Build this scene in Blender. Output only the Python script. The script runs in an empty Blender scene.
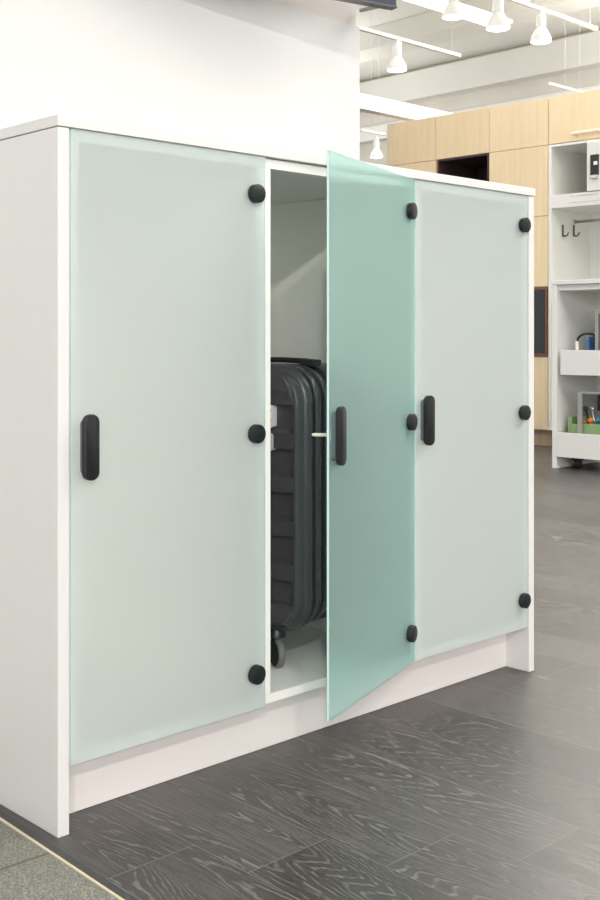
import bpy, bmesh, math, random
from mathutils import Vector, Matrix
random.seed(4)
PI = math.pi
COL = bpy.context.scene.collection

# ------------------------------------------------------------------ camera frame
F, U0, V0 = 1135.0, 300.0, 337.0
CR = Vector((.7206, -.6934, 0)); CD = Vector((.6934, .7206, 0)); CP = Vector((-1.0146, -1.6328, .8306))

def world(u, v, dep):
    """point of the place seen at pixel (u, v) at a given depth"""
    return CP + dep * (CD + (u - U0) / F * CR + Vector((0, 0, (V0 - v) / F)))
def on_plane(u, v, axis, val):
    q = world(u, v, 1.0) - CP
    return CP + q * ((val - CP[axis]) / q[axis])

# back row of cabinets: origin and direction (local x along the row, local y into it)
AO = Vector((6.2322, 4.8281, 0)); AROT = math.atan2(-.9993, .0404)
AS = Vector((.0404, -.9993, 0)); AN = Vector((.9993, .0404, 0))
def bg(u, v, q):
    """(s, z) on the plane q in front of the back row"""
    o = AO - AN * q
    ray = world(u, v, 1.0) - CP
    t = (o - CP).dot(AN) / ray.dot(AN)
    p = CP + ray * t
    return (p - o).dot(AS), p.z

# ------------------------------------------------------------------ materials
def newmat(name):
    m = bpy.data.materials.new(name); m.use_nodes = True
    nt = m.node_tree
    return m, nt, nt.nodes['Principled BSDF']

def plain(name, col, rough=.5, metal=0.0, var=.03, scale=30, bump=0.0, spec=.5, emis=None, estr=0):
    """procedural paint / plastic: base colour with a faint noise variation"""
    m, nt, p = newmat(name)
    N = nt.nodes; L = nt.links
    tc = N.new('ShaderNodeTexCoord'); no = N.new('ShaderNodeTexNoise')
    no.inputs['Scale'].default_value = scale; no.inputs['Detail'].default_value = 4
    L.new(tc.outputs['Object'], no.inputs['Vector'])
    r = N.new('ShaderNodeMapRange')
    r.inputs['To Min'].default_value = 1 - var; r.inputs['To Max'].default_value = 1 + var
    L.new(no.outputs['Fac'], r.inputs['Value'])
    mx = N.new('ShaderNodeVectorMath'); mx.operation = 'SCALE'
    mx.inputs[0].default_value = col[:3]
    L.new(r.outputs['Result'], mx.inputs['Scale'])
    L.new(mx.outputs['Vector'], p.inputs['Base Color'])
    p.inputs['Roughness'].default_value = rough; p.inputs['Metallic'].default_value = metal
    p.inputs['Specular IOR Level'].default_value = spec
    if bump:
        b = N.new('ShaderNodeBump'); b.inputs['Strength'].default_value = bump; b.inputs['Distance'].default_value = .001
        n2 = N.new('ShaderNodeTexNoise'); n2.inputs['Scale'].default_value = 900; n2.inputs['Detail'].default_value = 2
        L.new(tc.outputs['Object'], n2.inputs['Vector'])
        L.new(n2.outputs['Fac'], b.inputs['Height']); L.new(b.outputs['Normal'], p.inputs['Normal'])
    if emis:
        p.inputs['Emission Color'].default_value = (*emis, 1); p.inputs['Emission Strength'].default_value = estr
    return m

def frosted(name, tint, depth_col, t_mix):
    """acid etched glass: rough refraction blended with a diffusing skin"""
    m, nt, p = newmat(name)
    N = nt.nodes; L = nt.links
    N.remove(p)
    out = N['Material Output']
    g = N.new('ShaderNodeBsdfRefraction'); g.inputs['Color'].default_value = (*tint, 1)
    g.inputs['Roughness'].default_value = .28; g.inputs['IOR'].default_value = 1.3
    t = N.new('ShaderNodeBsdfTranslucent'); t.inputs['Color'].default_value = (*tint, 1)
    d = N.new('ShaderNodeBsdfDiffuse'); d.inputs['Color'].default_value = (*depth_col, 1)
    gl = N.new('ShaderNodeBsdfGlossy'); gl.inputs['Roughness'].default_value = .38
    gl.inputs['Color'].default_value = (.95, 1, .98, 1)
    m1 = N.new('ShaderNodeMixShader'); m1.inputs[0].default_value = t_mix[0]     # refraction -> translucent
    m2 = N.new('ShaderNodeMixShader'); m2.inputs[0].default_value = t_mix[1]     # -> diffuse
    m3 = N.new('ShaderNodeMixShader')
    fr = N.new('ShaderNodeFresnel'); fr.inputs['IOR'].default_value = 1.42
    L.new(g.outputs[0], m1.inputs[1]); L.new(t.outputs[0], m1.inputs[2])
    L.new(m1.outputs[0], m2.inputs[1]); L.new(d.outputs[0], m2.inputs[2])
    L.new(fr.outputs[0], m3.inputs[0]); L.new(m2.outputs[0], m3.inputs[1]); L.new(gl.outputs[0], m3.inputs[2])
    L.new(m3.outputs[0], out.inputs['Surface'])
    return m

def wood(name, c1, c2, scale=(9, 9, .35), rough=.45):
    m, nt, p = newmat(name)
    N = nt.nodes; L = nt.links
    tc = N.new('ShaderNodeTexCoord'); mp = N.new('ShaderNodeMapping')
    mp.inputs['Scale'].default_value = scale
    L.new(tc.outputs['Object'], mp.inputs['Vector'])
    a = N.new('ShaderNodeTexNoise'); a.inputs['Scale'].default_value = 3.0; a.inputs['Detail'].default_value = 8; a.inputs['Roughness'].default_value = .6
    L.new(mp.outputs[0], a.inputs['Vector'])
    b = N.new('ShaderNodeTexNoise'); b.inputs['Scale'].default_value = 14; b.inputs['Detail'].default_value = 3
    L.new(mp.outputs[0], b.inputs['Vector'])
    mm = N.new('ShaderNodeMath'); mm.operation = 'MULTIPLY_ADD'; mm.inputs[1].default_value = .45
    L.new(b.outputs['Fac'], mm.inputs[0]); L.new(a.outputs['Fac'], mm.inputs[2])
    cr = N.new('ShaderNodeValToRGB')
    cr.color_ramp.elements[0].position = .5; cr.color_ramp.elements[0].color = (*c1, 1)
    cr.color_ramp.elements[1].position = .95; cr.color_ramp.elements[1].color = (*c2, 1)
    L.new(mm.outputs[0], cr.inputs[0]); L.new(cr.outputs[0], p.inputs['Base Color'])
    p.inputs['Roughness'].default_value = rough
    return m

def math_node(nt, op, a, b=None, c=None):
    n = nt.nodes.new('ShaderNodeMath'); n.operation = op
    for i, x in enumerate((a, b, c)):
        if x is None: continue
        if isinstance(x, (int, float)): n.inputs[i].default_value = x
        else: nt.links.new(x, n.inputs[i])
    return n.outputs[0]

def plank_floor():
    m, nt, p = newmat('cerused_dark_planks')
    N = nt.nodes; L = nt.links
    M = lambda *a: math_node(nt, *a)
    tc = N.new('ShaderNodeTexCoord'); sp = N.new('ShaderNodeSeparateXYZ')
    L.new(tc.outputs['Object'], sp.inputs[0])
    X, Y = sp.outputs[0], sp.outputs[1]
    rx = M('DIVIDE', M('SUBTRACT', X, .147), .17)
    row = M('FLOOR', rx); fx = M('SUBTRACT', rx, row)
    ry = M('DIVIDE', M('ADD', M('ADD', Y, .309), M('MULTIPLY', row, .134)), 1.2)
    idx = M('FLOOR', ry); fy = M('SUBTRACT', ry, idx)
    cv = N.new('ShaderNodeCombineXYZ'); L.new(row, cv.inputs[0]); L.new(idx, cv.inputs[1])
    wn = N.new('ShaderNodeTexWhiteNoise'); wn.noise_dimensions = '2D'; L.new(cv.outputs[0], wn.inputs['Vector'])
    ws = N.new('ShaderNodeSeparateColor'); L.new(wn.outputs['Color'], ws.inputs[0])
    # grain coordinates, shifted per plank
    gx = M('ADD', X, M('MULTIPLY', ws.outputs[0], 37.0)); gy = M('ADD', Y, M('MULTIPLY', ws.outputs[1], 53.0))
    g1 = N.new('ShaderNodeCombineXYZ'); L.new(M('MULTIPLY', gx, 4.5), g1.inputs[0]); L.new(M('MULTIPLY', gy, .42), g1.inputs[1])
    n1 = N.new('ShaderNodeTexNoise'); n1.inputs['Scale'].default_value = 1.0; n1.inputs['Detail'].default_value = 1.5; n1.inputs['Roughness'].default_value = .45
    L.new(g1.outputs[0], n1.inputs['Vector'])
    g2 = N.new('ShaderNodeCombineXYZ'); L.new(M('MULTIPLY', gx, 210), g2.inputs[0]); L.new(M('MULTIPLY', gy, 9), g2.inputs[1])
    n2 = N.new('ShaderNodeTexNoise'); n2.inputs['Scale'].default_value = 1.0; n2.inputs['Detail'].default_value = 3
    L.new(g2.outputs[0], n2.inputs['Vector'])
    g3 = N.new('ShaderNodeCombineXYZ'); L.new(M('MULTIPLY', gx, 60), g3.inputs[0]); L.new(M('MULTIPLY', gy, 30), g3.inputs[1])
    n3 = N.new('ShaderNodeTexNoise'); n3.inputs['Scale'].default_value = 1.0; n3.inputs['Detail'].default_value = 2
    L.new(g3.outputs[0], n3.inputs['Vector'])
    ph = M('ADD', M('MULTIPLY', n1.outputs['Fac'], 115.0), M('MULTIPLY', n3.outputs['Fac'], 1.0))
    fr = M('FRACT', ph)
    tri = M('ABSOLUTE', M('SUBTRACT', fr, .5))          # 0 on the ring line
    ring = N.new('ShaderNodeMapRange'); ring.interpolation_type = 'SMOOTHSTEP'
    ring.inputs['From Min'].default_value = .20; ring.inputs['From Max'].default_value = .05
    L.new(tri, ring.inputs['Value'])
    pores = N.new('ShaderNodeMapRange'); pores.interpolation_type = 'SMOOTHSTEP'
    pores.inputs['From Min'].default_value = .36; pores.inputs['From Max'].default_value = .62
    L.new(n2.outputs['Fac'], pores.inputs['Value'])
    grain = M('ADD', M('MULTIPLY', M('MULTIPLY', ring.outputs[0], pores.outputs[0]), .8), M('ADD', M('MULTIPLY', pores.outputs[0], .14), M('MULTIPLY', ring.outputs[0], .10)))
    # plank tone
    tone = M('ADD', .80, M('MULTIPLY', ws.outputs[2], .42))
    dark = N.new('ShaderNodeMixRGB'); dark.inputs[1].default_value = (.048, .043, .041, 1); dark.inputs[2].default_value = (.155, .150, .142, 1)
    L.new(grain, dark.inputs[0])
    sc = N.new('ShaderNodeVectorMath'); sc.operation = 'SCALE'; L.new(dark.outputs[0], sc.inputs[0]); L.new(tone, sc.inputs['Scale'])
    # seams
    sx = M('LESS_THAN', M('MINIMUM', fx, M('SUBTRACT', 1.0, fx)), .0055)
    sy = M('LESS_THAN', M('MINIMUM', fy, M('SUBTRACT', 1.0, fy)), .0009)
    seam = M('MAXIMUM', sx, sy)
    mixs = N.new('ShaderNodeMixRGB'); L.new(M('MULTIPLY', seam, .55), mixs.inputs[0]); L.new(sc.outputs[0], mixs.inputs[1]); mixs.inputs[2].default_value = (.20, .195, .185, 1)
    L.new(mixs.outputs[0], p.inputs['Base Color'])
    L.new(M('ADD', .34, M('MULTIPLY', grain, .25)), p.inputs['Roughness'])
    b = N.new('ShaderNodeBump'); b.inputs['Strength'].default_value = .25; b.inputs['Distance'].default_value = .001
    L.new(grain, b.inputs['Height']); L.new(b.outputs[0], p.inputs['Normal'])
    return m

def carpet_mat():
    m, nt, p = newmat('woven_carpet')
    N = nt.nodes; L = nt.links
    tc = N.new('ShaderNodeTexCoord')
    v = N.new('ShaderNodeTexVoronoi'); v.inputs['Scale'].default_value = 330; L.new(tc.outputs['Object'], v.inputs['Vector'])
    n = N.new('ShaderNodeTexNoise'); n.inputs['Scale'].default_value = 230; n.inputs['Detail'].default_value = 6; L.new(tc.outputs['Object'], n.inputs['Vector'])
    cr = N.new('ShaderNodeValToRGB')
    cr.color_ramp.elements[0].position = .25; cr.color_ramp.elements[0].color = (.10, .10, .085, 1)
    cr.color_ramp.elements[1].position = .8; cr.color_ramp.elements[1].color = (.36, .355, .30, 1)
    L.new(math_node(nt, 'ADD', math_node(nt, 'MULTIPLY', v.outputs['Distance'], .45), math_node(nt, 'MULTIPLY', n.outputs['Fac'], .62)), cr.inputs[0])
    # tile seam across the run
    sp = N.new('ShaderNodeSeparateXYZ'); L.new(tc.outputs['Object'], sp.inputs[0])
    q = math_node(nt, 'DIVIDE', math_node(nt, 'ADD', sp.outputs[1], .042), .5)
    fq = math_node(nt, 'FRACT', q)
    s = math_node(nt, 'LESS_THAN', math_node(nt, 'MINIMUM', fq, math_node(nt, 'SUBTRACT', 1.0, fq)), .006)
    mx = N.new('ShaderNodeMixRGB'); L.new(math_node(nt, 'MULTIPLY', s, .7), mx.inputs[0]); L.new(cr.outputs[0], mx.inputs[1]); mx.inputs[2].default_value = (.09, .09, .08, 1)
    L.new(mx.outputs[0], p.inputs['Base Color']); p.inputs['Roughness'].default_value = .95
    b = N.new('ShaderNodeBump'); b.inputs['Strength'].default_value = .8; b.inputs['Distance'].default_value = .003
    L.new(v.outputs['Distance'], b.inputs['Height']); L.new(b.outputs[0], p.inputs['Normal'])
    return m

WHITE = plain('white_laminate', (.76, .745, .73), .42, var=.008)
INSIDE = plain('cabinet_inside', (.95, .915, .875), .5, var=.01)
WHITE2 = plain('white_inside', (.78, .78, .745), .5, var=.01)
PINK = plain('kick_laminate', (.88, .82, .79), .45, var=.01)
WALL = plain('wall_paint', (.665, .657, .648), .7, var=.008, scale=3)
WALL_SHADED = plain('wall_upper_painted_shade', (.66, .61, .58), .7, var=.015, scale=3)  # pinkish grey tint paints in the shadow over the upper wall
CEIL = plain('ceiling_paint', (.86, .855, .82), .8, var=.03, scale=1.2)
CEILB = plain('ceiling_beam_paint', (.82, .815, .77), .8, var=.03, scale=1.2)
ROUGHW = plain('rough_far_wall', (.74, .71, .66), .9, var=.12, scale=2.5)
BANDW = plain('white_beam_paint', (.88, .885, .88), .6, var=.01)
OAK = wood('pale_oak', (.76, .585, .365), (.84, .68, .46))
OAKD = wood('plinth_oak', (.36, .26, .16), (.44, .33, .21))
EDGE = plain('oak_edge', (.40, .27, .15), .6)
NICHE = plain('dark_niche', (.055, .030, .030), .6)
BROWN = plain('brown_frame', (.17, .075, .045), .5)
OVEN = plain('dark_glass_front', (.025, .025, .028), .15)
GLASS = frosted('etched_glass', (.975, .995, .985), (.82, .94, .91), (.12, .42))
GLASS_SHADED = frosted('etched_glass_open_shaded', (.68, .935, .91), (.56, .86, .81), (.15, .31))  # teal copy of the door glass, shade of the open leaf tinted in
def clear(name, tint):
    m, nt, p = newmat(name)
    p.inputs['Base Color'].default_value = (*tint, 1); p.inputs['Transmission Weight'].default_value = 1
    p.inputs['Roughness'].default_value = .02; p.inputs['IOR'].default_value = 1.3
    return m
CLEAR = clear('clear_glass', (1, 1, 1)); CLEAR_SHADED = clear('clear_glass_open_shaded', (.90, .985, .96))  # second one repeats the open leaf's shade tint on its inner face
GEDGE = plain('polished_glass_edge', (.66, .86, .81), .12, emis=None)
BLACK = plain('black_metal', (.012, .012, .014), .38, bump=.05)
BLACKP = plain('black_plastic', (.013, .0125, .0145), .36, bump=.12, var=.08)
SHELL = plain('black_shell', (.056, .054, .059), .24, bump=.08, var=.10, scale=200)
RUBBER = plain('black_rubber', (.015, .015, .016), .7)
GREYR = plain('grey_tread', (.15, .15, .145), .5)
CHROME = plain('steel', (.75, .75, .74), .25, metal=1)
PALE = plain('pale_pin', (.78, .76, .66), .35)
TAG = plain('white_tag', (.70, .68, .66), .5)
TAGG = plain('grey_tag', (.48, .48, .50), .5)
ORANGEP = plain('orange_print', (.75, .38, .20), .5)
DARKBOX = plain('dark_blue_grey_metal', (.050, .065, .095), .35, metal=.2)
GREYM = plain('grey_metal_bar', (.33, .33, .31), .5)
LAMPW = plain('white_lamp_metal', (.82, .81, .76), .45)
BULB = plain('lit_bulb', (1, 1, 1), .4, emis=(1, .98, .93), estr=9)
TUBE = plain('lit_tube', (1, 1, 1), .4, emis=(1, .99, .96), estr=5)
GREEN = plain('green_plastic', (.25, .36, .17), .5)
GREYP = plain('grey_panel', (.22, .23, .22), .45)
GREYT = plain('smoky_grey_panel', (.10, .11, .11), .4)
ORANGE = plain('orange_plastic', (.85, .22, .03), .4)
RED = plain('red_plastic', (.60, .07, .05), .4)
TEAL = plain('teal_plastic', (.03, .22, .30), .4)
BLUE = plain('blue_plastic', (.13, .24, .52), .4)
NAVY = plain('navy_plastic', (.02, .03, .09), .4)
HOOKM = plain('dark_hook_metal', (.16, .14, .12), .4, metal=.6)
STRIP = plain('beige_trim', (.68, .58, .42), .5)
DGREY = plain('dark_threshold', (.055, .054, .054), .5)
BRASS = plain('pale_bar', (.80, .72, .58), .35, metal=.3)
TEXTG = plain('grey_print', (.55, .56, .54), .6)

# ------------------------------------------------------------------ mesh helpers
def bx(bm, x0, x1, y0, y1, z0, z1, bev=0.0, seg=2, mi=0):
    vs = [bm.verts.new((x, y, z)) for x in (x0, x1) for y in (y0, y1) for z in (z0, z1)]
    fs = [bm.faces.new([vs[i] for i in q]) for q in ((0, 1, 3, 2), (4, 6, 7, 5), (0, 4, 5, 1), (2, 3, 7, 6), (0, 2, 6, 4), (1, 5, 7, 3))]
    for f_ in fs: f_.material_index = mi
    if bev:
        es = list({e for f_ in fs for e in f_.edges})
        r = bmesh.ops.bevel(bm, geom=es, offset=bev, segments=seg, profile=.5, affect='EDGES', clamp_overlap=True)
        for f_ in r['faces']: f_.material_index = mi
    return vs

def lathe(bm, prof, origin, axis, n=28, mi=0):
    """revolve (radius, height) profile about axis from origin"""
    ax = Vector(axis).normalized(); o = Vector(origin)
    a = ax.orthogonal().normalized(); b = ax.cross(a)
    rings = []
    for r_, h in prof:
        if r_ < 1e-6: rings.append([bm.verts.new(o + ax * h)])
        else: rings.append([bm.verts.new(o + ax * h + (a * math.cos(2*PI*k/n) + b * math.sin(2*PI*k/n)) * r_) for k in range(n)])
    for A_, B_ in zip(rings, rings[1:]):
        for k in range(n):
            k2 = (k + 1) % n
            if len(A_) == 1 and len(B_) == 1: continue
            if len(A_) == 1: f_ = bm.faces.new((A_[0], B_[k2], B_[k]))
            elif len(B_) == 1: f_ = bm.faces.new((A_[k], A_[k2], B_[0]))
            else: f_ = bm.faces.new((A_[k], A_[k2], B_[k2], B_[k]))
            f_.smooth = True; f_.material_index = mi

def tube(bm, pts, r_, n=10, mi=0, caps=True):
    pts = [Vector(p_) for p_ in pts]
    rings = []; ref = None
    for i, p_ in enumerate(pts):
        t = (pts[min(i+1, len(pts)-1)] - pts[max(i-1, 0)]).normalized()
        if ref is None: ref = t.orthogonal().normalized()
        ref = (ref - t * ref.dot(t)).normalized(); b = t.cross(ref)
        rr = r_[i] if isinstance(r_, (list, tuple)) else r_
        rings.append([bm.verts.new(p_ + (ref * math.cos(2*PI*k/n) + b * math.sin(2*PI*k/n)) * rr) for k in range(n)])
    for A_, B_ in zip(rings, rings[1:]):
        for k in range(n):
            f_ = bm.faces.new((A_[k], A_[(k+1) % n], B_[(k+1) % n], B_[k])); f_.smooth = True; f_.material_index = mi
    if caps:
        for R_ in (rings[0], rings[-1]):
            f_ = bm.faces.new(R_); f_.material_index = mi

def rrect(hw, hh, r_, n=7):
    """rounded rectangle outline, counter-clockwise"""
    r_ = min(r_, hw - 1e-4, hh - 1e-4)
    out = []
    for cx, cy, a0 in ((hw - r_, hh - r_, 0), (-hw + r_, hh - r_, PI/2), (-hw + r_, -hh + r_, PI), (hw - r_, -hh + r_, 1.5*PI)):
        for k in range(n + 1):
            a = a0 + PI/2 * k / n
            out.append((cx + r_ * math.cos(a), cy + r_ * math.sin(a)))
    return out

def loft(bm, loops, cap=True, smooth=True, mi=0):
    rings = [[bm.verts.new(p_) for p_ in lp] for lp in loops]
    n = len(rings[0])
    for A_, B_ in zip(rings, rings[1:]):
        for k in range(n):
            f_ = bm.faces.new((A_[k], A_[(k+1) % n], B_[(k+1) % n], B_[k])); f_.smooth = smooth; f_.material_index = mi
    if cap:
        for R_ in (rings[0], rings[-1]):
            f_ = bm.faces.new(R_); f_.material_index = mi

def obj(name, bm, mats, parent=None, loc=(0, 0, 0), rotz=0.0, sharp=None):
    bmesh.ops.recalc_face_normals(bm, faces=bm.faces[:])
    me = bpy.data.meshes.new(name); bm.to_mesh(me); bm.free()
    for m in (mats if isinstance(mats, (list, tuple)) else [mats]): me.materials.append(m)
    o = bpy.data.objects.new(name, me); COL.objects.link(o)
    o.location = loc; o.rotation_euler = (0, 0, rotz)
    if sharp is not None: me.set_sharp_from_angle(angle=math.radians(sharp))
    if parent is not None: o.parent = parent
    return o

def box_obj(name, ext, mat, parent=None, bev=.0, loc=(0, 0, 0), rotz=0.0):
    bm = bmesh.new(); bx(bm, *ext, bev=bev)
    return obj(name, bm, mat, parent, loc, rotz)

def thing(name, label, cat, loc=(0, 0, 0), rotz=0.0, group=None):
    o = bpy.data.objects.new(name, None); COL.objects.link(o)
    o.empty_display_size = .05
    o.location = loc; o.rotation_euler = (0, 0, rotz); o['label'] = label; o['category'] = cat
    if group: o['group'] = group
    return o
def tag(o, label, cat, group=None):
    o['label'] = label; o['category'] = cat
    if group: o['group'] = group
    return o
def struct(o):
    o['kind'] = 'structure'; return o
def copy_tree(o, parent=None):
    c = o.copy(); COL.objects.link(c)
    if parent is not None: c.parent = parent
    for ch in list(o.children): copy_tree(ch, c)
    return c

# ------------------------------------------------------------------ setting
bm = bmesh.new(); bx(bm, -6, 11.2, -9, 13, -.05, 0); struct(obj('floor', bm, plank_floor()))
H = 4.37
bm = bmesh.new(); bx(bm, -6, 11.2, -9, 13, H, H + .1); struct(obj('ceiling', bm, CEIL))
bm = bmesh.new(); bx(bm, 10.5, 10.7, -9, 13, 0, H); struct(obj('wall_right', bm, ROUGHW))
bm = bmesh.new(); bx(bm, -6, 10.5, 12.8, 13, 0, H); struct(obj('wall_back', bm, WALL))
# partition wall behind the storage cabinet
bm = bmesh.new(); bx(bm, -3.0, 1.372, .60, .74, 0, 1.723); bx(bm, -3.0, 1.372, .615, .74, 1.723, 3.0, mi=1)
struct(obj('wall_partition', bm, [WALL, WALL_SHADED]))
# ledges on the far wall and beams under the ceiling
for i, (x0, x1, z0, z1, m) in enumerate(((10.32, 10.5, 3.93, 4.30, CEIL), (10.38, 10.5, 3.50, 3.70, BANDW),
                          (8.55, 8.95, 4.12, H, CEILB), (6.9, 7.2, 4.12, H, CEIL), (5.3, 5.6, 4.12, H, CEILB), (3.6, 3.9, 4.12, H, CEIL), (1.8, 2.1, 4.12, H, CEIL))):
    bm = bmesh.new(); bx(bm, x0, x1, -9, 12.8, z0, z1, bev=.01)
    struct(obj('trim_%d' % (i + 1), bm, m))
# carpet and threshold strips
ang = math.atan2(.0119, .362)
bm = bmesh.new(); bx(bm, -3.0, -.0045, -6.0, .58, 0.0, .003, bev=.001)
o = obj('carpet', bm, carpet_mat(), loc=(-.0366, 0, 0), rotz=-ang)
o.location.z = 0.0
tag(o, 'grey woven carpet laid on the floor at the bottom left corner', 'carpet')
bm = bmesh.new()
bx(bm, -.004, .001, -6.0, .58, 0, .0045, bev=.001, mi=0)
bx(bm, .0012, .017, -6.0, .58, 0, .003, bev=.001, mi=1)
o = obj('trim_8', bm, [STRIP, DGREY], loc=(-.0366, 0, 0), rotz=-ang); struct(o)

# ------------------------------------------------------------------ storage cabinet
W = 1.366
cab = thing('storage_cabinet', 'white storage cabinet with three frosted glass doors, the middle one ajar', 'cabinet')
for x0, x1 in ((0, .022), (1.344, 1.366)):
    box_obj('side_panel', (x0, x1, 0, .598, 0, 1.1795), WHITE, cab, .0012)
box_obj('top_board', (-.001, 1.3705, -.0015, .599, 1.181, 1.20), WHITE, cab, .0012)
CF = .0100        # carcass front, just behind the glass
box_obj('back_panel', (.022, 1.344, .575, .583, .1135, 1.178), INSIDE, cab)
for x0, x1 in ((.022, .0455), (.449, .4865), (.902, .940), (1.3255, 1.344)):
    box_obj('partition', (x0 + .0002, x1 - .0002, CF, .575, .1318, 1.160), INSIDE, cab, .0008)
box_obj('bottom_board', (.0222, 1.3438, CF, .575, .1135, .1316), INSIDE, cab, .0008)
box_obj('ceiling_board', (.0222, 1.3438, CF, .575, 1.1602, 1.179), INSIDE, cab, .0008)
box_obj('kick_plate', (.0222, 1.3438, .069, .085, 0.0006, .1135), PINK, cab, .0005)

DW, DZ0, DZ1 = .4400, .1115, 1.1803
def make_door(gm, kx):
    """door in its own frame: hinge edge at x=0, running to -x, outer face at y=0"""
    bm = bmesh.new()
    vs = bx(bm, -DW, 0, 0, .006, DZ0, DZ1, bev=.0008, seg=1)
    bmesh.ops.recalc_face_normals(bm, faces=bm.faces[:])
    for f_ in bm.faces:
        n = f_.normal
        if abs(n.y) < .5: f_.material_index = 1
        elif n.y > 0: f_.material_index = 2
    d = obj('glass_door', bm, [gm, GEDGE, CLEAR if gm is GLASS else CLEAR_SHADED], cab)
    for z in (1.106, .6445, .182):
        bm = bmesh.new()
        c = (kx, 0, z)
        lathe(bm, [(0, .0128), (.0166, .0128), (.0179, .0121), (.0183, .0108), (.0183, .0068), (.0175, .0064), (.0175, .0052), (.0183, .0048), (.0183, .0012), (.0172, 0), (0, 0)], c, (0, -1, 0), 36)
        lathe(bm, [(0, 0), (.017, 0), (.017, .004), (.010, .0045), (.010, .008), (0, .008)], (c[0], .006, z), (0, 1, 0), 24)
        h = obj('hinge', bm, BLACK, d, sharp=40)
    return d
DA = math.radians(19.3)
def add_handle(d, x):
    z = .645
    bm = bmesh.new()
    def rl(hw, hh, y, r_): return [(x + a, y, z + b) for a, b in rrect(hw, hh, r_)]
    # grip plate
    loft(bm, [rl(.0135, .0540, -.0105, .0125), rl(.0148, .0553, -.0115, .0135), rl(.0150, .0556, -.0130, .0137), rl(.0150, .0556, -.0190, .0137), rl(.0146, .0552, -.0203, .0135), rl(.0134, .0540, -.0210, .0125)])
    h = obj('handle', bm, BLACKP, d, sharp=35)
    bm = bmesh.new()
    loft(bm, [rl(.0105, .0465, .0, .009), rl(.0105, .0465, -.0106, .009)])
    obj('handle_base', bm, plain('slate_plastic', (.12, .16, .17), .35), h, sharp=35)

for k, (xh, gm) in enumerate(((.4655, GLASS), (.910, GLASS_SHADED), (1.3410, GLASS))):
    d = make_door(gm, (-.0280, -.0310, -.0210)[k])
    sx = (.438 if k == 0 else .4265 if k == 2 else DW) / DW
    if sx != 1.0:                       # this leaf is slightly wider
        d.data = d.data.copy()
        for v_ in d.data.vertices:
            if v_.co.x < -.2: v_.co.x -= (sx - 1) * DW
    add_handle(d, -DW * sx + (.0180 if k == 1 else .0275))
    if k == 1:
        d.location = (xh, .002, 0); d.rotation_euler = (0, 0, DA)
        bm = bmesh.new()
        dv = Matrix.Rotation(-DA, 3, 'Z') @ (-CR + .35 * CD).normalized()
        p0 = Vector((-DW + .030, .010, .6445))
        tube(bm, [p0, p0 + dv * .034, p0 + dv * .0385], [.0035, .0035, .0022], 12)
        bx(bm, -DW + .018, -DW + .046, .006, .014, .632, .657, bev=.002)
        o = obj('latch_bolt', bm, PALE, d, sharp=40); o['label'] = 'pale latch bolt poking past the glass edge'
    else:
        d.location = (xh, .002, 0)

# ------------------------------------------------------------------ suitcase
SW, SD, SZ0, SZ1 = .40, .265, .211, .772
LEFT = Vector((-.2436, .97, 0)).normalized(); DEEP = Vector((.97, .2436, 0)).normalized()
R0 = Vector((.610, .038, 0))            # right front corner of the case
case_o = R0 + LEFT * (SW / 2)
# local frame: x to the right (seen from the ribbed face), y into the case, z up
case = thing('suitcase', 'black hard shell spinner suitcase with ribbed face inside the open compartment', 'suitcase', (case_o.x, case_o.y, .1318), math.atan2(-LEFT.y, -LEFT.x))
zc = (SZ0 + SZ1) / 2 - .1318; hw, hh = SW / 2, (SZ1 - SZ0) / 2
def cl(y, inset, r_=.075):
    return [(a, y, zc + b) for a, b in rrect(hw - inset, hh - inset, max(r_ - inset * .6, .02), 10)]
def shell(name, rows, par, m, cap=True):
    bm = bmesh.new(); loft(bm, [cl(y, i) for y, i in rows], cap=cap)
    return obj(name, bm, m, par, sharp=50)
shell('front_shell', [(.006, .024), (.0072, .013), (.010, .007), (.015, .0025), (.021, .0), (.027, 0), (.0285, .002)], case, SHELL)
shell('piping', [(.0286, .008), (.0300, .006), (.0360, .0055), (.0362, .0040), (.0385, .0040), (.0387, .0055), (.0425, .006), (.0435, .008)], case, BLACKP)
shell('expansion_band', [(.0436, .004), (.0445, .001), (.046, .0), (.060, -.0), (.064, .001), (.066, .004)], case, SHELL)
shell('zipper', [(.0661, .011), (.068, .0075), (.072, .0065), (.0735, .009), (.075, .0065), (.079, .0075), (.081, .011)], case, RUBBER)
shell('expansion_band', [(.0811, .004), (.082, .001), (.084, .0), (.094, .0), (.097, .001), (.099, .004)], case, SHELL)
shell('zipper', [(.0991, .011), (.104, .0075), (.1085, .0065), (.110, .009), (.1115, .0065), (.116, .0075), (.118, .011)], case, RUBBER)
shell('back_shell', [(.1181, .004), (.120, .001), (.135, 0), (.215, .0), (.243, .006), (.258, .020), (.265, .050)], case, SHELL)
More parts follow.
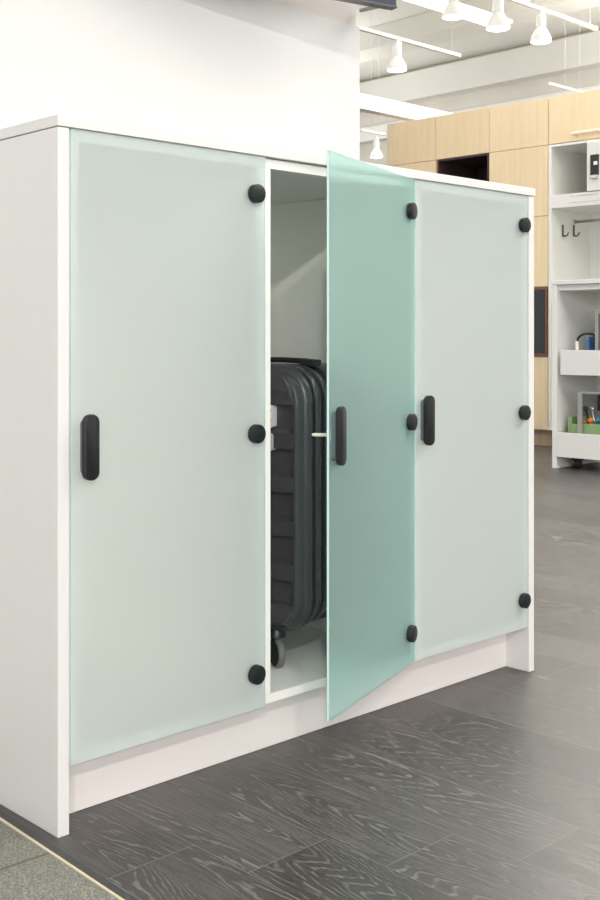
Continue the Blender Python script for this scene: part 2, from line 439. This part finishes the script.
# ribbed relief on the front
bm = bmesh.new()
aW, bH, rC = hw - .011, hh - .013, .062
rows_px = [(406, 429), (450, 473), (494, 517), (537.5, 560.5), (582, 603.5)]
DEPF = 2.345
zof = lambda v: .8306 - (v - V0) * DEPF / F - .1318 - zc
rec = sorted([(zof(b), zof(t)) for t, b in rows_px])
zl = [-bH + .001]
for k in range(1, 13): zl.append(-bH + .001 + rC * (k / 13) ** 1.3)
for a, b in rec: zl += [a - .009, a, b, b + .002]
for k in range(13): zl.append(bH - .001 - rC * ((12 - k) / 13) ** 1.3)
zl = sorted(zl)
def halfw(z):
    e = abs(z) - (bH - rC)
    if e <= 0: return aW
    return aW - (rC - math.sqrt(max(rC * rC - e * e, 0)))
wr = aW - .022
def level(z):
    for a, b in rec:
        if a - 1e-6 <= z <= b + 1e-6: return .0008
    return .0135
grid = []
for z in zl:
    a = max(halfw(z), .02)
    ez = bH - abs(z); tz = min(1, max(0, ez / .014)); base = .0135 * math.sin(tz * PI / 2)
    lv = level(z) if base > .0132 else base
    for lo, hi in ((rec[-1][1] + .006, bH), (-bH, rec[0][0] - .012)):      # domed ends
        if lo < z < hi: lv = base + .008 * math.sin(PI * (z - lo) / (hi - lo))
    xs = [(-a, 0), (-a + .004, .6 * base), (-a + .010, base), (-min(wr + .005, a - .012), base), (-min(wr, a - .016), lv), (-.03, lv), (.03, lv),
          (min(wr, a - .016), lv), (min(wr + .005, a - .012), base), (a - .010, base), (a - .004, .6 * base), (a, 0)]
    grid.append([bm.verts.new((x, .0065 - h_, zc + z)) for x, h_ in xs])
for A_, B_ in zip(grid, grid[1:]):
    for k in range(len(A_) - 1): bm.faces.new((A_[k], A_[k+1], B_[k+1], B_[k])).smooth = True
obj('ribbed_panel', bm, SHELL, case, sharp=24)
# carry handle across the top
bm = bmesh.new()
zt = SZ1 - .1318
pts = [(-.165, .100, zt + .003), (-.15, .100, zt + .006), (-.08, .100, zt + .008), (0, .100, zt + .009), (.08, .100, zt + .009), (.135, .100, zt + .007), (.155, .100, zt + .005)]
loops = []
for p_ in pts:
    loops.append([(p_[0], p_[1] + a, p_[2] + b) for a, b in rrect(.015, .0055, .004, 3)])
loft(bm, loops)
hd = obj('carry_handle', bm, BLACKP, case, sharp=40)
for x in (-.158, .150):
    bm = bmesh.new(); bx(bm, x - .018, x + .018, .083, .117, zt - .004, zt + .010, bev=.003)
    obj('handle_mount', bm, RUBBER, hd)
# tags on the face
def on_face(u, v):
    """local x, z on the ribbed face"""
    n = DEEP; o = case_o
    ray = world(u, v, 1) - CP; t = (o - CP).dot(n) / ray.dot(n); p_ = CP + ray * t
    return (p_ - o).dot(-LEFT), p_.z - .1318
for nm, v0, v1, m, lab in (('luggage_tag', 405, 427.5, TAG, 'white tag with orange print'), ('luggage_tag', 433, 450.5, TAGG, 'plain grey tag')):
    x1, z1 = on_face(275.3, v0); _, z0 = on_face(275.3, v1)
    bm = bmesh.new()
    lp = [(x1 - .03 + a, b + (z0 + z1) / 2) for a, b in rrect(.03, (z1 - z0) / 2, .006, 4)]
    loft(bm, [[(a, .006, b) for a, b in lp], [(a, -.0092, b) for a, b in lp]])
    if m is TAG:
        for k in range(4):
            zz = z1 - .009 - k * .0105
            bx(bm, x1 - .050, x1 - .0035 - .002 * (k % 2), -.0096, -.0090, zz - .005, zz + .001, mi=1)
    t_ = obj(nm, bm, [m, ORANGEP], case, sharp=40); t_['label'] = lab
# four spinner casters
for sx, y in ((1, .026), (-1, .026), (1, .236), (-1, .236)):
    x = sx * (hw - (.090 if y < .1 else .070))
    bm = bmesh.new()
    lathe(bm, [(0, 0), (.020, 0), (.020, .012), (.014, .020), (0, .020)], (x, y, .066), (0, 0, 1), 20)
    tube(bm, [(x, y, .070), (x, y, .052), (x + .004, y + .002, .034)], [.010, .009, .007], 12)
    cs = obj('caster', bm, BLACKP, case, sharp=40)
    ax = Vector((-.509, -.79, 0)).normalized()
    bm = bmesh.new()
    c = Vector((x + .002, y, .0318))
    lathe(bm, [(0, -.010), (.012, -.010), (.0265, -.008), (.0275, -.006), (.0275, .006), (.0265, .008), (.012, .010), (0, .010)], c, ax, 32, mi=0)
    lathe(bm, [(.0268, -.0078), (.0305, -.006), (.0315, -.004), (.0315, .004), (.0305, .006), (.0268, .0078)], c, ax, 32, mi=1)
    obj('wheel', bm, [RUBBER, GREYR], cs, sharp=40)

# ------------------------------------------------------------------ dark display box by the wall end
K = world(396.5, 8.5, 3.0)
bxr = (-.86 * CR - .51 * CD).normalized()
an = math.atan2(bxr.y, bxr.x)
box_t = thing('hanging_display', 'dark blue grey metal box hung high at the end of the white wall', 'display', (K.x, K.y, K.z), an)
box_obj('housing', (0, .75, -.020, .001, .004, .30), DARKBOX, box_t, .003)
box_obj('bottom_rail', (0.0, .75, -.023, .004, 0, .0055), plain('rail_grey', (.10, .10, .11), .4), box_t, .001)
a0 = on_plane(361, 10.4, 0, 1.373); a1 = world(387, 4.5, 3.08)
inv = Matrix.Translation((K.x, K.y, K.z)) @ Matrix.Rotation(an, 4, 'Z'); inv.invert()
bm = bmesh.new()
pA, pB = inv @ a0, inv @ a1
tube(bm, [pA, pB, pB + Vector((0, .02, .10))], .006, 8)
obj('mounting_arm', bm, GREYM, box_t)

# ------------------------------------------------------------------ ceiling lighting
XD = Vector((1, 0, 0))
def track(u0, u1, ur, vr, dep, label, half=.0125):
    P = world(ur, vr, dep)
    def at(u):
        k = (u - U0) / F
        # (P + t X - CP).r = k * (..).d
        w = P - CP
        t = (k * w.dot(CD) - w.dot(CR)) / (XD.dot(CR) - k * XD.dot(CD))
        return P.x + t
    x0, x1 = at(u0), at(u1)
    t_ = thing('lighting_track', label, 'light track', (x0, P.y, P.z), 0, 'lighting tracks under the ceiling')
    bm = bmesh.new(); bx(bm, 0, x1 - x0, -half, half, -half, half, bev=.003)
    obj('rail', bm, LAMPW, t_)
    for x in ((x1 - x0) * .45, (x1 - x0) - .08):
        bm = bmesh.new(); tube(bm, [(x, 0, half), (x, 0, H - P.z)], .0018, 6)
        obj('suspension_rod', bm, LAMPW, t_)
    bm = bmesh.new(); bx(bm, (x1 - x0) - .004, (x1 - x0) + .006, -half - .002, half + .002, -half - .002, half + .002, bev=.002)
    obj('end_cap', bm, LAMPW, t_)
    return P
def spot(u, vm, dep, wpx, hpx, label, proto=[]):
    P = world(u, vm, dep)
    s = (wpx / F * dep) / .136
    t_ = thing('track_spotlight', label, 'spotlight', (P.x, P.y, P.z), 0, 'track spotlights')
    t_.scale = (s, s, s)
    if proto:
        t_.name = 'track_spotlight'
        for ch in proto[0].children: copy_tree(ch, t_)
        return t_
    bm = bmesh.new()          # reflector shade, mouth at z = 0
    lathe(bm, [(.064, .004), (.068, 0), (.068, .012), (.060, .040), (.042, .072), (.030, .090), (.028, .098), (0, .100)], (0, 0, 0), (0, 0, 1), 28)
    obj('lamp_shade', bm, LAMPW, t_, sharp=50)
    bm = bmesh.new(); lathe(bm, [(0, -.004), (.05, -.003), (.064, .005), (.064, .010), (0, .010)], (0, 0, 0), (0, 0, 1), 28)
    obj('bulb', bm, BULB, t_)
    bm = bmesh.new(); lathe(bm, [(0, .095), (.031, .095), (.031, .165), (.027, .175), (0, .175)], (0, 0, 0), (0, 0, 1), 24)
    obj('lamp_holder', bm, LAMPW, t_, sharp=50)
    bm = bmesh.new(); bx(bm, .026, .034, -.012, .012, .10, .20, bev=.002); bx(bm, -.012, .034, -.012, .012, .190, .20, bev=.002)
    obj('bracket', bm, LAMPW, t_)
    bm = bmesh.new(); lathe(bm, [(0, .175), (.014, .175), (.014, .225), (0, .225)], (0, 0, 0), (0, 0, 1), 16)
    obj('adapter', bm, LAMPW, t_, sharp=50)
    proto.append(t_)
    return t_
track(330, 459, 397, 38.5, 7.8, 'white light track ending in front of the ceiling beam, left of the lit linear lamp')
spot(397, 70.5, 7.8, 20, 33, 'white spotlight on the short track just right of the white wall')
spot(453, 17.5, 7.4, 22, 33, 'white spotlight cut by the top frame, left of the pair before the lit linear lamp')
spot(498, 29, 7.4, 24, 33, 'white spotlight right of the pair before the lit linear lamp')
track(440, 528, 475, -19, 7.4, 'white light track above the pair of spotlights by the lit linear lamp')
track(480, 596, 541, 9.5, 7.9, 'white light track crossing the top right corner of the view')
spot(541, 42, 7.9, 21, 33, 'white spotlight hanging at the top right above the oak wall cabinets')
spot(376.5, 157.5, 11.4, 13, 22, 'small distant white spotlight beside the left end of the oak cabinets')
track(361, 384, 377, 133, 11.4, 'distant white light track over the small spotlight left of the oak cabinets')
track(549, 584, 566, 88, 11.6, 'short white light track just above the oak cabinet top')
# lit linear lamp
P = world(455, 12, 7.9)
w = P - CP
def xat(u, P=P):
    k = (u - U0) / F; w = P - CP
    return (k * w.dot(CD) - w.dot(CR)) / (XD.dot(CR) - k * XD.dot(CD))
t_ = thing('linear_lamp', 'bright white linear ceiling lamp behind the pair of spotlights', 'lamp', (P.x, P.y, P.z))
x0, x1 = xat(392), xat(507)
bm = bmesh.new(); bx(bm, x0, x1, -.05, .05, .028, .055, bev=.004); obj('housing', bm, LAMPW, t_)
bm = bmesh.new(); bx(bm, x0 + .01, x1 - .01, -.036, .036, -.018, .028, bev=.012); obj('diffuser', bm, TUBE, t_)
for x in (x0 + .1, x1 - .1):
    bm = bmesh.new(); tube(bm, [(x, 0, .05), (x, 0, H - P.z)], .004, 6); obj('suspension_rod', bm, LAMPW, t_)
# white hanging beam behind the wall end
Pb = world(361, 102.5, 9.6)
bm = bmesh.new(); bx(bm, Pb.x - 2.5, 10.38, Pb.y - .05, Pb.y + .05, Pb.z - .064, Pb.z + .064, bev=.004)
struct(obj('trim_9', bm, BANDW))

# ------------------------------------------------------------------ oak cabinet row (local x along row, y into it)
TOP = 2.645; SEAM = 2.285
def at_row(s, q=0.0, z=0.0):
    p_ = AO + AS * s - AN * q
    return (p_.x, p_.y, z)
G = .0018
def oak_door(par, x0, x1, z0, z1, name='door'):
    b = bmesh.new(); bx(b, x0 + G, x1 - G, 0, .02, z0 + G, z1 - G, bev=.001)
    return obj(name, b, OAK, par)
# 1: leftmost, two stacked doors
t1 = thing('tall_cabinet', 'leftmost pale oak tall cabinet, its end beside the small distant spotlight', 'cabinet', at_row(0), AROT, 'oak cabinets in the back row')
box_obj('carcass', (0.0, .514, .0205, .60, .12, TOP), OAK, t1)
oak_door(t1, 0, .514, SEAM, TOP); oak_door(t1, 0, .514, .135, SEAM)
box_obj('plinth', (0.01, .514, .05, .55, 0, .12), OAKD, t1)
# 2: with a dark open niche
t2 = thing('tall_cabinet', 'pale oak tall cabinet with a dark open niche below its top door', 'cabinet', at_row(.514), AROT, 'oak cabinets in the back row')
x1 = 1.040 - .514
bm = bmesh.new()
bx(bm, 0, x1, .0205, .60, SEAM, TOP); bx(bm, 0, x1, .0205, .60, .12, 1.62)
bx(bm, 0, .018, .0205, .60, 1.62, SEAM); bx(bm, x1 - .018, x1, .0205, .60, 1.62, SEAM)
obj('carcass', bm, OAK, t2)
oak_door(t2, 0, x1, SEAM, TOP); oak_door(t2, 0, x1, .135, 1.62)
bm = bmesh.new()
bx(bm, .018, .03, .003, .58, 1.625, SEAM - .002); bx(bm, x1 - .02, x1 - .002, .003, .58, 1.625, SEAM - .002)
bx(bm, .03, x1 - .02, .003, .58, SEAM - .016, SEAM - .002); bx(bm, .03, x1 - .02, .003, .58, 1.625, 1.64); bx(bm, .03, x1 - .02, .56, .58, 1.64, SEAM - .016)
o = obj('niche', bm, NICHE, t2); o['label'] = 'dark brown open niche'
box_obj('plinth', (0, x1, .05, .55, 0, .12), OAKD, t2)
# 3: with a built-in dark oven front
t3 = thing('tall_cabinet', 'pale oak tall cabinet with a built-in dark glass panel, next to the white wardrobe', 'cabinet', at_row(1.040), AROT, 'oak cabinets in the back row')
x1 = 1.572 - 1.040
box_obj('carcass', (0, x1, .0205, .60, .12, TOP), OAK, t3)
oak_door(t3, 0, x1, SEAM, TOP); oak_door(t3, 0, x1, 1.75, SEAM); oak_door(t3, 0, x1, 1.212, 1.75); oak_door(t3, 0, x1, .126, .678)
bm = bmesh.new()
bx(bm, 0.002, x1 - .002, -.004, .02, .682, .705); bx(bm, 0.002, x1 - .002, -.004, .02, 1.19, 1.208)
bx(bm, 0.002, .02, -.004, .02, .705, 1.19); bx(bm, x1 - .022, x1 - .002, -.004, .02, .705, 1.19)
fr = obj('oven_frame', bm, BROWN, t3)
box_obj('oven_glass', (.02, x1 - .022, .002, .02, .705, 1.19), OVEN, fr)
box_obj('plinth', (0, x1, .05, .55, 0, .12), OAKD, t3)
# 4: white wardrobe with an oak top door
t4 = thing('wardrobe', 'white open wardrobe with oak flap on top and coat hooks inside', 'wardrobe', at_row(1.575), AROT)
WX = .98
box_obj('side_panel', (0.002, .026, -.002, .60, .126, SEAM - .004), WHITE2, t4, .001)
box_obj('side_panel', (WX - .026, WX - .002, -.002, .60, .126, SEAM - .004), WHITE2, t4, .001)
box_obj('back_panel', (.026, WX - .026, .575, .595, .126, SEAM - .004), WHITE2, t4)
box_obj('top_board', (.026, WX - .026, 0, .575, SEAM - .022, SEAM - .004), WHITE2, t4, .001)
box_obj('upper_carcass', (.002, WX - .002, .0205, .60, SEAM - .003, TOP), OAK, t4)
box_obj('shelf', (.026, WX - .026, .0, .575, 1.80, 1.90), WHITE, t4, .002)
box_obj('shelf', (.026, WX - .026, .005, .575, 1.10, 1.135), WHITE2, t4, .002)
box_obj('bottom_board', (.026, WX - .026, 0, .575, .126, .15), WHITE2, t4)
box_obj('plinth', (.004, WX - .002, .05, .55, 0, .126), OAKD, t4)
fl = oak_door(t4, 0, WX, SEAM, TOP, 'flap_door')
bm = bmesh.new()
h0 = bg(571, 134.0, 0.03)[0] - 1.575
bx(bm, h0, h0 + .36, -.036, -.024, 2.330, 2.350, bev=.003)
for x in (h0 + .035, h0 + .30): bx(bm, x - .006, x + .006, -.026, .0, 2.322, 2.342, bev=.002)
obj('bar_handle', bm, BRASS, fl)
# shelf front print: thin grey lines
bm = bmesh.new()
for u0, u1, v in ((570, 590, 196.5), (581, 598, 195.5), (569, 600, 203.0)):
    s0, z = bg(u0, v, 0.001); s1, _ = bg(u1, v, 0.001)
    bx(bm, s0 - 1.575, s1 - 1.575, -.0012, 0, z - .003, z + .003)
obj('printed_line', bm, TEXTG, t4)
# hooks on the inner side and hanging rail
for u in (562.5, 573.5):
    bm = bmesh.new()
    # depth into the wardrobe where the ray meets the inner side panel (x=.026)
    ray = world(u, 232, 1) - CP; o_ = AO + AS * (1.575 + .026)
    t = (o_ - CP).dot(AS) / ray.dot(AS); p_ = CP + ray * t
    yy = (p_ - AO).dot(AN); zz = p_.z
    bx(bm, .026, .032, yy - .011, yy + .011, zz - .035, zz + .055, bev=.002)
    tube(bm, [(.030, yy, zz - .028), (.050, yy, zz - .034), (.068, yy, zz - .026), (.078, yy, zz - .006)], .006, 8)
    obj('coat_hook', bm, HOOKM, t4)
ray = world(574, 222, 1) - CP; o_ = AO + AS * (1.575 + .026); t = (o_ - CP).dot(AS) / ray.dot(AS); p_ = CP + ray * t
yy = (p_ - AO).dot(AN); zz = p_.z
bm = bmesh.new(); tube(bm, [(.026, yy, zz), (WX - .026, yy, zz)], .012, 12); lathe(bm, [(.02, 0), (.02, .006), (0, .006)], (.026, yy, zz), (1, 0, 0), 16)
obj('hanging_rail', bm, CHROME, t4)
# control panel door in the wardrobe's upper niche
s0, _ = bg(587.5, 140, 0); s0 -= 1.575
pn = thing('control_panel', 'white panel with a small black keypad, in the wardrobe top niche', 'panel', at_row(1.575), AROT)
z0 = bg(600, 187.5, .01)[1]
box_obj('casing', (s0, s0 + .36, -.012, .45, 1.902, SEAM - .024), WHITE, pn, .003)
k0, kz1 = bg(590.3, 155, .02); k1, kz0 = bg(598.5, 174, .02)
bm = bmesh.new(); bx(bm, k0 - 1.575, k1 - 1.575, -.024, -.012, kz0 - .005, kz1, bev=.003)
kp = obj('keypad', bm, BLACK, pn)
bm = bmesh.new(); a, b = bg(593.5, 162.5, .024); bx(bm, a - 1.575, a - 1.575 + .03, -.0255, -.023, b - .018, b + .008, bev=.001)
obj('screen', bm, plain('pale_screen', (.8, .82, .82), .3), kp)  # plain pale grey screen face
bm = bmesh.new(); bx(bm, k0 - 1.575 + .006, k1 - 1.575 - .004, -.034, -.012, kz0 - .03, kz0 - .004, bev=.003); obj('card_slot', bm, CHROME, kp)

# ------------------------------------------------------------------ rolling shelf unit in front of the wardrobe
Q = 1.2
ru = thing('shelf_cart', 'white rolling shelf unit with two tray shelves, in front of the wardrobe', 'shelf unit', at_row(2.336, Q), AROT)
RW, RD = .95, .52
for x in (0, RW - .034): box_obj('side_panel', (x, x + .034, 0, RD, .0, 1.16), WHITE2, ru, .002)
box_obj('top_board', (-.002, RW + .002, -.004, RD, 1.161, 1.187), WHITE, ru, .002)
box_obj('back_panel', (.034, RW - .034, RD - .016, RD - .002, .07, 1.16), WHITE2, ru)
box_obj('top_rail', (.034, RW - .034, .02, RD - .016, 1.125, 1.16), WHITE2, ru)
for zb, zt_, x0, yf in ((.592, .749, .062, -.004), (.074, .229, .036, -.006)):
    bm = bmesh.new()
    bx(bm, x0, RW - .04, yf, yf + .018, zb, zt_, bev=.002)
    bx(bm, x0, RW - .04, yf + .018, RD - .03, zb + .004, zb + .02)
    bx(bm, x0, x0 + .012, yf + .018, RD - .03, zb + .02, zb + .06)
    obj('tray', bm, WHITE, ru)
bm = bmesh.new(); bx(bm, .034, .042, .01, RD - .02, .001, .016, bev=.002); obj('lit_edge_strip', bm, WHITE, ru)  # white strip added to show the lit bottom edge of the side panel
for x in (.125, RW - .16):
    bm = bmesh.new()
    lathe(bm, [(0, -.024), (.028, -.024), (.033, -.018), (.033, .018), (.028, .024), (0, .024)], (x, .10, .033), (1, .4, 0), 24)
    bx(bm, x - .032, x + .032, .070, .130, .050, .0735, bev=.004)
    obj('caster', bm, RUBBER, ru, sharp=40)
bm = bmesh.new(); tube(bm, [(0, .17, .435), (-.018, .17, .435)], .014, 14); obj('side_knob', bm, GREYM, ru)

def cart_thing(name, label, cat, u, v, q, z):
    s, _ = bg(u, v, q)
    return thing(name, label, cat, at_row(s, q, z), AROT)
ZU, ZL = .612, .0945      # tray floors
# upper tray
t_ = cart_thing('cable_loop', 'black cable loop with a white plug on the upper tray of the shelf unit', 'cable', 577, 345, 1.09, ZU)
pts = []
for u, v in ((577.2, 345), (577.2, 341), (578.2, 338), (580.5, 335.5), (584, 334), (588, 333.6), (593, 334.2)):
    s, z = bg(u, v, 1.09); s0, _ = bg(577, 345, 1.09)
    pts.append((s - s0, 0, z - ZU))
bm = bmesh.new(); tube(bm, pts, .0075, 10)
tube(bm, [pts[-1], (pts[-1][0] + .03, 0, pts[-1][2] - .03), (pts[-1][0] + .035, 0, .01)], .0075, 8); obj('cable', bm, BLACK, t_)
bm = bmesh.new(); lathe(bm, [(0, 0), (.009, 0), (.012, pts[0][2] * .6), (.010, pts[1][2]), (0, pts[1][2])], (0, 0, 0), (0, 0, 1), 14); obj('plug', bm, PALE, t_)
t_ = cart_thing('storage_bin', 'small blue storage bin on the upper tray of the shelf unit', 'bin', 586, 345, 1.04, ZU)
def sz(u, v, q, u0): return bg(u, v, q)[0] - bg(u0, v, q)[0], bg(u, v, q)[1]
wd = bg(597, 345, 1.04)[0] - bg(586, 345, 1.04)[0]; zt_ = bg(590, 336.5, 1.04)[1] - ZU
bm = bmesh.new()
bx(bm, 0, .024, -.004, .12, 0, zt_, bev=.003); bx(bm, .024, wd + .05, -.004, .008, 0, zt_ * .42, bev=.003)
bx(bm, .024, wd + .05, .112, .12, 0, zt_ + .01, bev=.003, mi=1); bx(bm, .024, wd + .05, .008, .112, 0, .01, mi=1)
obj('body', bm, [BLUE, NAVY], t_)
t_ = cart_thing('divider_frame', 'tall grey divider frame on the upper tray, at the right edge', 'divider', 594.8, 345, 1.12, ZU)
zt_ = bg(595, 311, 1.12)[1] - ZU
bm = bmesh.new(); bx(bm, 0, .022, 0, .012, 0, zt_, bev=.002); bx(bm, .022, .30, 0, .012, zt_ - .02, zt_, bev=.002); bx(bm, .28, .30, 0, .012, 0, zt_ - .02, bev=.002)
obj('frame', bm, GREYM, t_)
box_obj('panel', (.022, .28, .004, .009, 0.001, zt_ - .02), GREYT, t_)
# lower tray
t_ = cart_thing('divider_frame', 'grey divider frame standing in front of the green crate on the lower tray', 'divider', 577.2, 433, 1.17, ZL)
zt_ = bg(577, 391.5, 1.17)[1] - ZL
wcol = bg(581.6, 400, 1.17)[0] - bg(577.2, 400, 1.17)[0]
bm = bmesh.new(); bx(bm, 0, wcol, 0, .010, 0, zt_, bev=.002); bx(bm, wcol, .42, 0, .010, zt_ - .012, zt_, bev=.002); bx(bm, .40, .42, 0, .010, 0, zt_ - .012, bev=.002)
obj('frame', bm, GREYM, t_)
t_ = cart_thing('back_plate', 'flat grey plate standing behind the green crate on the lower tray', 'plate', 580, 433, .98, ZL)
bm = bmesh.new(); bx(bm, 0, .40, 0, .008, 0, bg(585, 394, .98)[1] - ZL, bev=.002)
bx(bm, .10, .30, -.004, 0, .05, .06); obj('plate', bm, GREYP, t_)
s0, zc0 = bg(567.6, 417, 1.15)
t_ = thing('crate', 'pale green plastic crate of small tools on the lower tray', 'crate', at_row(s0, 1.15, ZL), AROT)
zt_ = bg(569, 417, 1.15)[1] - ZL; zf = bg(590, 424, 1.15)[1] - ZL; cw = .36
bm = bmesh.new()
bx(bm, 0, .010, 0, .13, 0, zt_, bev=.003); bx(bm, cw - .01, cw, 0, .13, 0, zt_, bev=.003)
bx(bm, .010, cw - .01, .12, .13, 0, zt_, bev=.003); bx(bm, .010, cw - .01, 0, .13, 0, .01)
bx(bm, .010, cw - .01, 0, .008, 0, zf - .006, bev=.002); bx(bm, .008, .03, 0, .008, 0, zt_, bev=.003); bx(bm, .07, cw - .01, 0, .008, zf - .007, zf, bev=.002)
obj('body', bm, GREEN, t_)
def in_crate(u, v, q):
    s, z = bg(u, v, q); return s, z
def ball(name, label, cat, u, v, q, rr, m):
    s, z = in_crate(u, v, q)
    t = thing(name, label, cat, at_row(s, q, ZL + .0105), AROT)
    zz = z - ZL - .0105
    b = bmesh.new(); bmesh.ops.create_uvsphere(b, u_segments=18, v_segments=12, radius=rr, matrix=Matrix.Translation((0, 0, zz)))
    for f_ in b.faces: f_.smooth = True
    obj('knob', b, m, t)
    b = bmesh.new(); tube(b, [(0, 0, 0), (0, 0, zz - rr * .7)], rr * .45, 10); obj('shaft', b, m, t)
ball('screwdriver', 'tool with an orange round handle standing in the green crate', 'screwdriver', 590.3, 420.5, 1.11, .0175, ORANGE)
ball('screwdriver', 'tool with a small red handle left of the orange one in the crate', 'screwdriver', 584.4, 422, 1.11, .0125, RED)
ball('screwdriver', 'tool with a teal handle right of the orange one in the crate', 'screwdriver', 598.0, 420.5, 1.10, .018, TEAL)
for nm, lab, (ua, va), (ub, vb), m, q in (('wrench', 'black slanted tool leaning in the green crate behind the orange handle', (585.5, 408.5), (589, 424), BLACK, 1.085),
                              ('wrench', 'grey slanted steel tool leaning in the green crate right of the black one', (592, 409), (595, 422), CHROME, 1.085)):
    s0, z0 = bg(ub, vb, q); s1, z1 = bg(ua, va, q)
    t = thing(nm, lab, 'tool', at_row(s0, q, ZL + .0105), AROT)
    zb_ = z0 - ZL - .0105; zt2 = z1 - ZL - .0105; k_ = (s1 - s0) / max(zt2 - zb_, .01)
    b = bmesh.new(); tube(b, [(-k_ * zb_, 0, 0), (s1 - s0, 0, zt2)], .009, 8)
    lathe(b, [(.006, 0), (.016, .004), (.016, .012), (.006, .016)], (s1 - s0, -.008, zt2), (0, 1, 0), 14)
    obj('bar', b, m, t)
s0, z0 = bg(597.0, 396, 1.06); z1 = bg(597, 411, 1.06)[1]
t = thing('power_tool', 'dark black tool body at the right edge above the green crate', 'tool', at_row(s0, 1.06, ZL + .0105), AROT)
b = bmesh.new(); bx(b, 0, .10, 0, .03, z1 - ZL - .0105, z0 - ZL, bev=.006); bx(b, .02, .06, 0.002, .028, 0, z1 - ZL - .0105, bev=.004); obj('body', b, BLACK, t)

# ------------------------------------------------------------------ light
sc = bpy.context.scene
wd_ = bpy.data.worlds.new('World'); sc.world = wd_; wd_.use_nodes = True
bgn = wd_.node_tree.nodes['Background']; bgn.inputs['Color'].default_value = (.91, .97, 1.0, 1); bgn.inputs['Strength'].default_value = .95
def area(name, loc, size, power, col, rot=(0, 0, 0), sy=None):
    l = bpy.data.lights.new(name, 'AREA'); l.energy = power; l.color = col; l.size = size
    if sy: l.shape = 'RECTANGLE'; l.size_y = sy
    o = bpy.data.objects.new(name, l); COL.objects.link(o); o.location = loc; o.rotation_euler = rot
    return o
def aim(o, target):
    o.rotation_euler = (Vector(target) - o.location).to_track_quat('-Z', 'Y').to_euler()
area('added_ceiling_light', (-1.5, -3.0, 4.1), 2.2, 30, (1, .97, .94))  # unseen area lights added under the ceiling for general room light
area('added_ceiling_light', (3.5, -1.2, 4.05), 2.4, 150, (1, .97, .93))
area('added_ceiling_light', (7.0, 2.5, 4.05), 2.4, 260, (1, .97, .92))
area('added_ceiling_light', (6.5, 8.0, 4.05), 2.4, 100, (1, .97, .93))
area('added_ceiling_light', (1.5, 4.5, 4.05), 2.0, 150, (1, .97, .93))
area('added_ceiling_uplight', (4.5, -2.5, 2.9), 1.6, 270, (1, .98, .94), (PI, 0, 0))  # unseen upward area lights, added to brighten the ceiling
area('added_ceiling_uplight', (8.6, 2.2, 2.9), 1.4, 190, (1, .98, .94), (PI, 0, 0))
area('added_ceiling_uplight', (8.3, 8.5, 2.9), 1.4, 45, (1, .98, .94), (PI, 0, 0))
area('added_ceiling_uplight', (3.0, 5.5, 2.9), 1.4, 40, (1, .98, .94), (PI, 0, 0))
aim(area('added_front_fill', (-2.6, -5.9, 1.75), 3.6, 175, (1, .965, .93), sy=2.4), (.7, 0, .7))  # unseen area light added behind the camera to fill the cabinet front
l = bpy.data.lights.new('key_spotlight', 'SPOT'); l.energy = 260; l.spot_size = math.radians(50); l.spot_blend = .6; l.shadow_soft_size = .10; l.color = (1, .95, .90)
o = bpy.data.objects.new('key_spotlight', l); COL.objects.link(o); o.location = (-3.2, -4.0, 3.05); aim(o, (.6, 0, .6))

l = bpy.data.lights.new('added_fill_spot', 'SPOT'); l.energy = 170; l.spot_size = math.radians(45); l.spot_blend = .7; l.shadow_soft_size = .08; l.color = (1, .95, .90)  # extra unseen spot, added for more light on the suitcase face
o = bpy.data.objects.new('added_fill_spot', l); COL.objects.link(o); o.location = (-1.7, -4.1, 3.05); aim(o, (.65, 0, .5))

# ------------------------------------------------------------------ camera
cam = bpy.data.cameras.new('camera'); co = bpy.data.objects.new('camera', cam); COL.objects.link(co)
cam.sensor_fit = 'HORIZONTAL'; cam.sensor_width = 36; cam.lens = F / 600 * 36
cam.shift_y = (V0 - 450) / 600
co.location = CP
co.rotation_euler = (PI / 2, 0, math.atan2(CD.y, CD.x) - PI / 2)
cam.clip_start = .01; cam.clip_end = 100
sc.camera = co
sc.cycles.max_bounces = 20; sc.cycles.diffuse_bounces = 12; sc.cycles.glossy_bounces = 6; sc.cycles.transmission_bounces = 14
sc.view_settings.view_transform = 'Standard'
sc.view_settings.exposure = -0.07
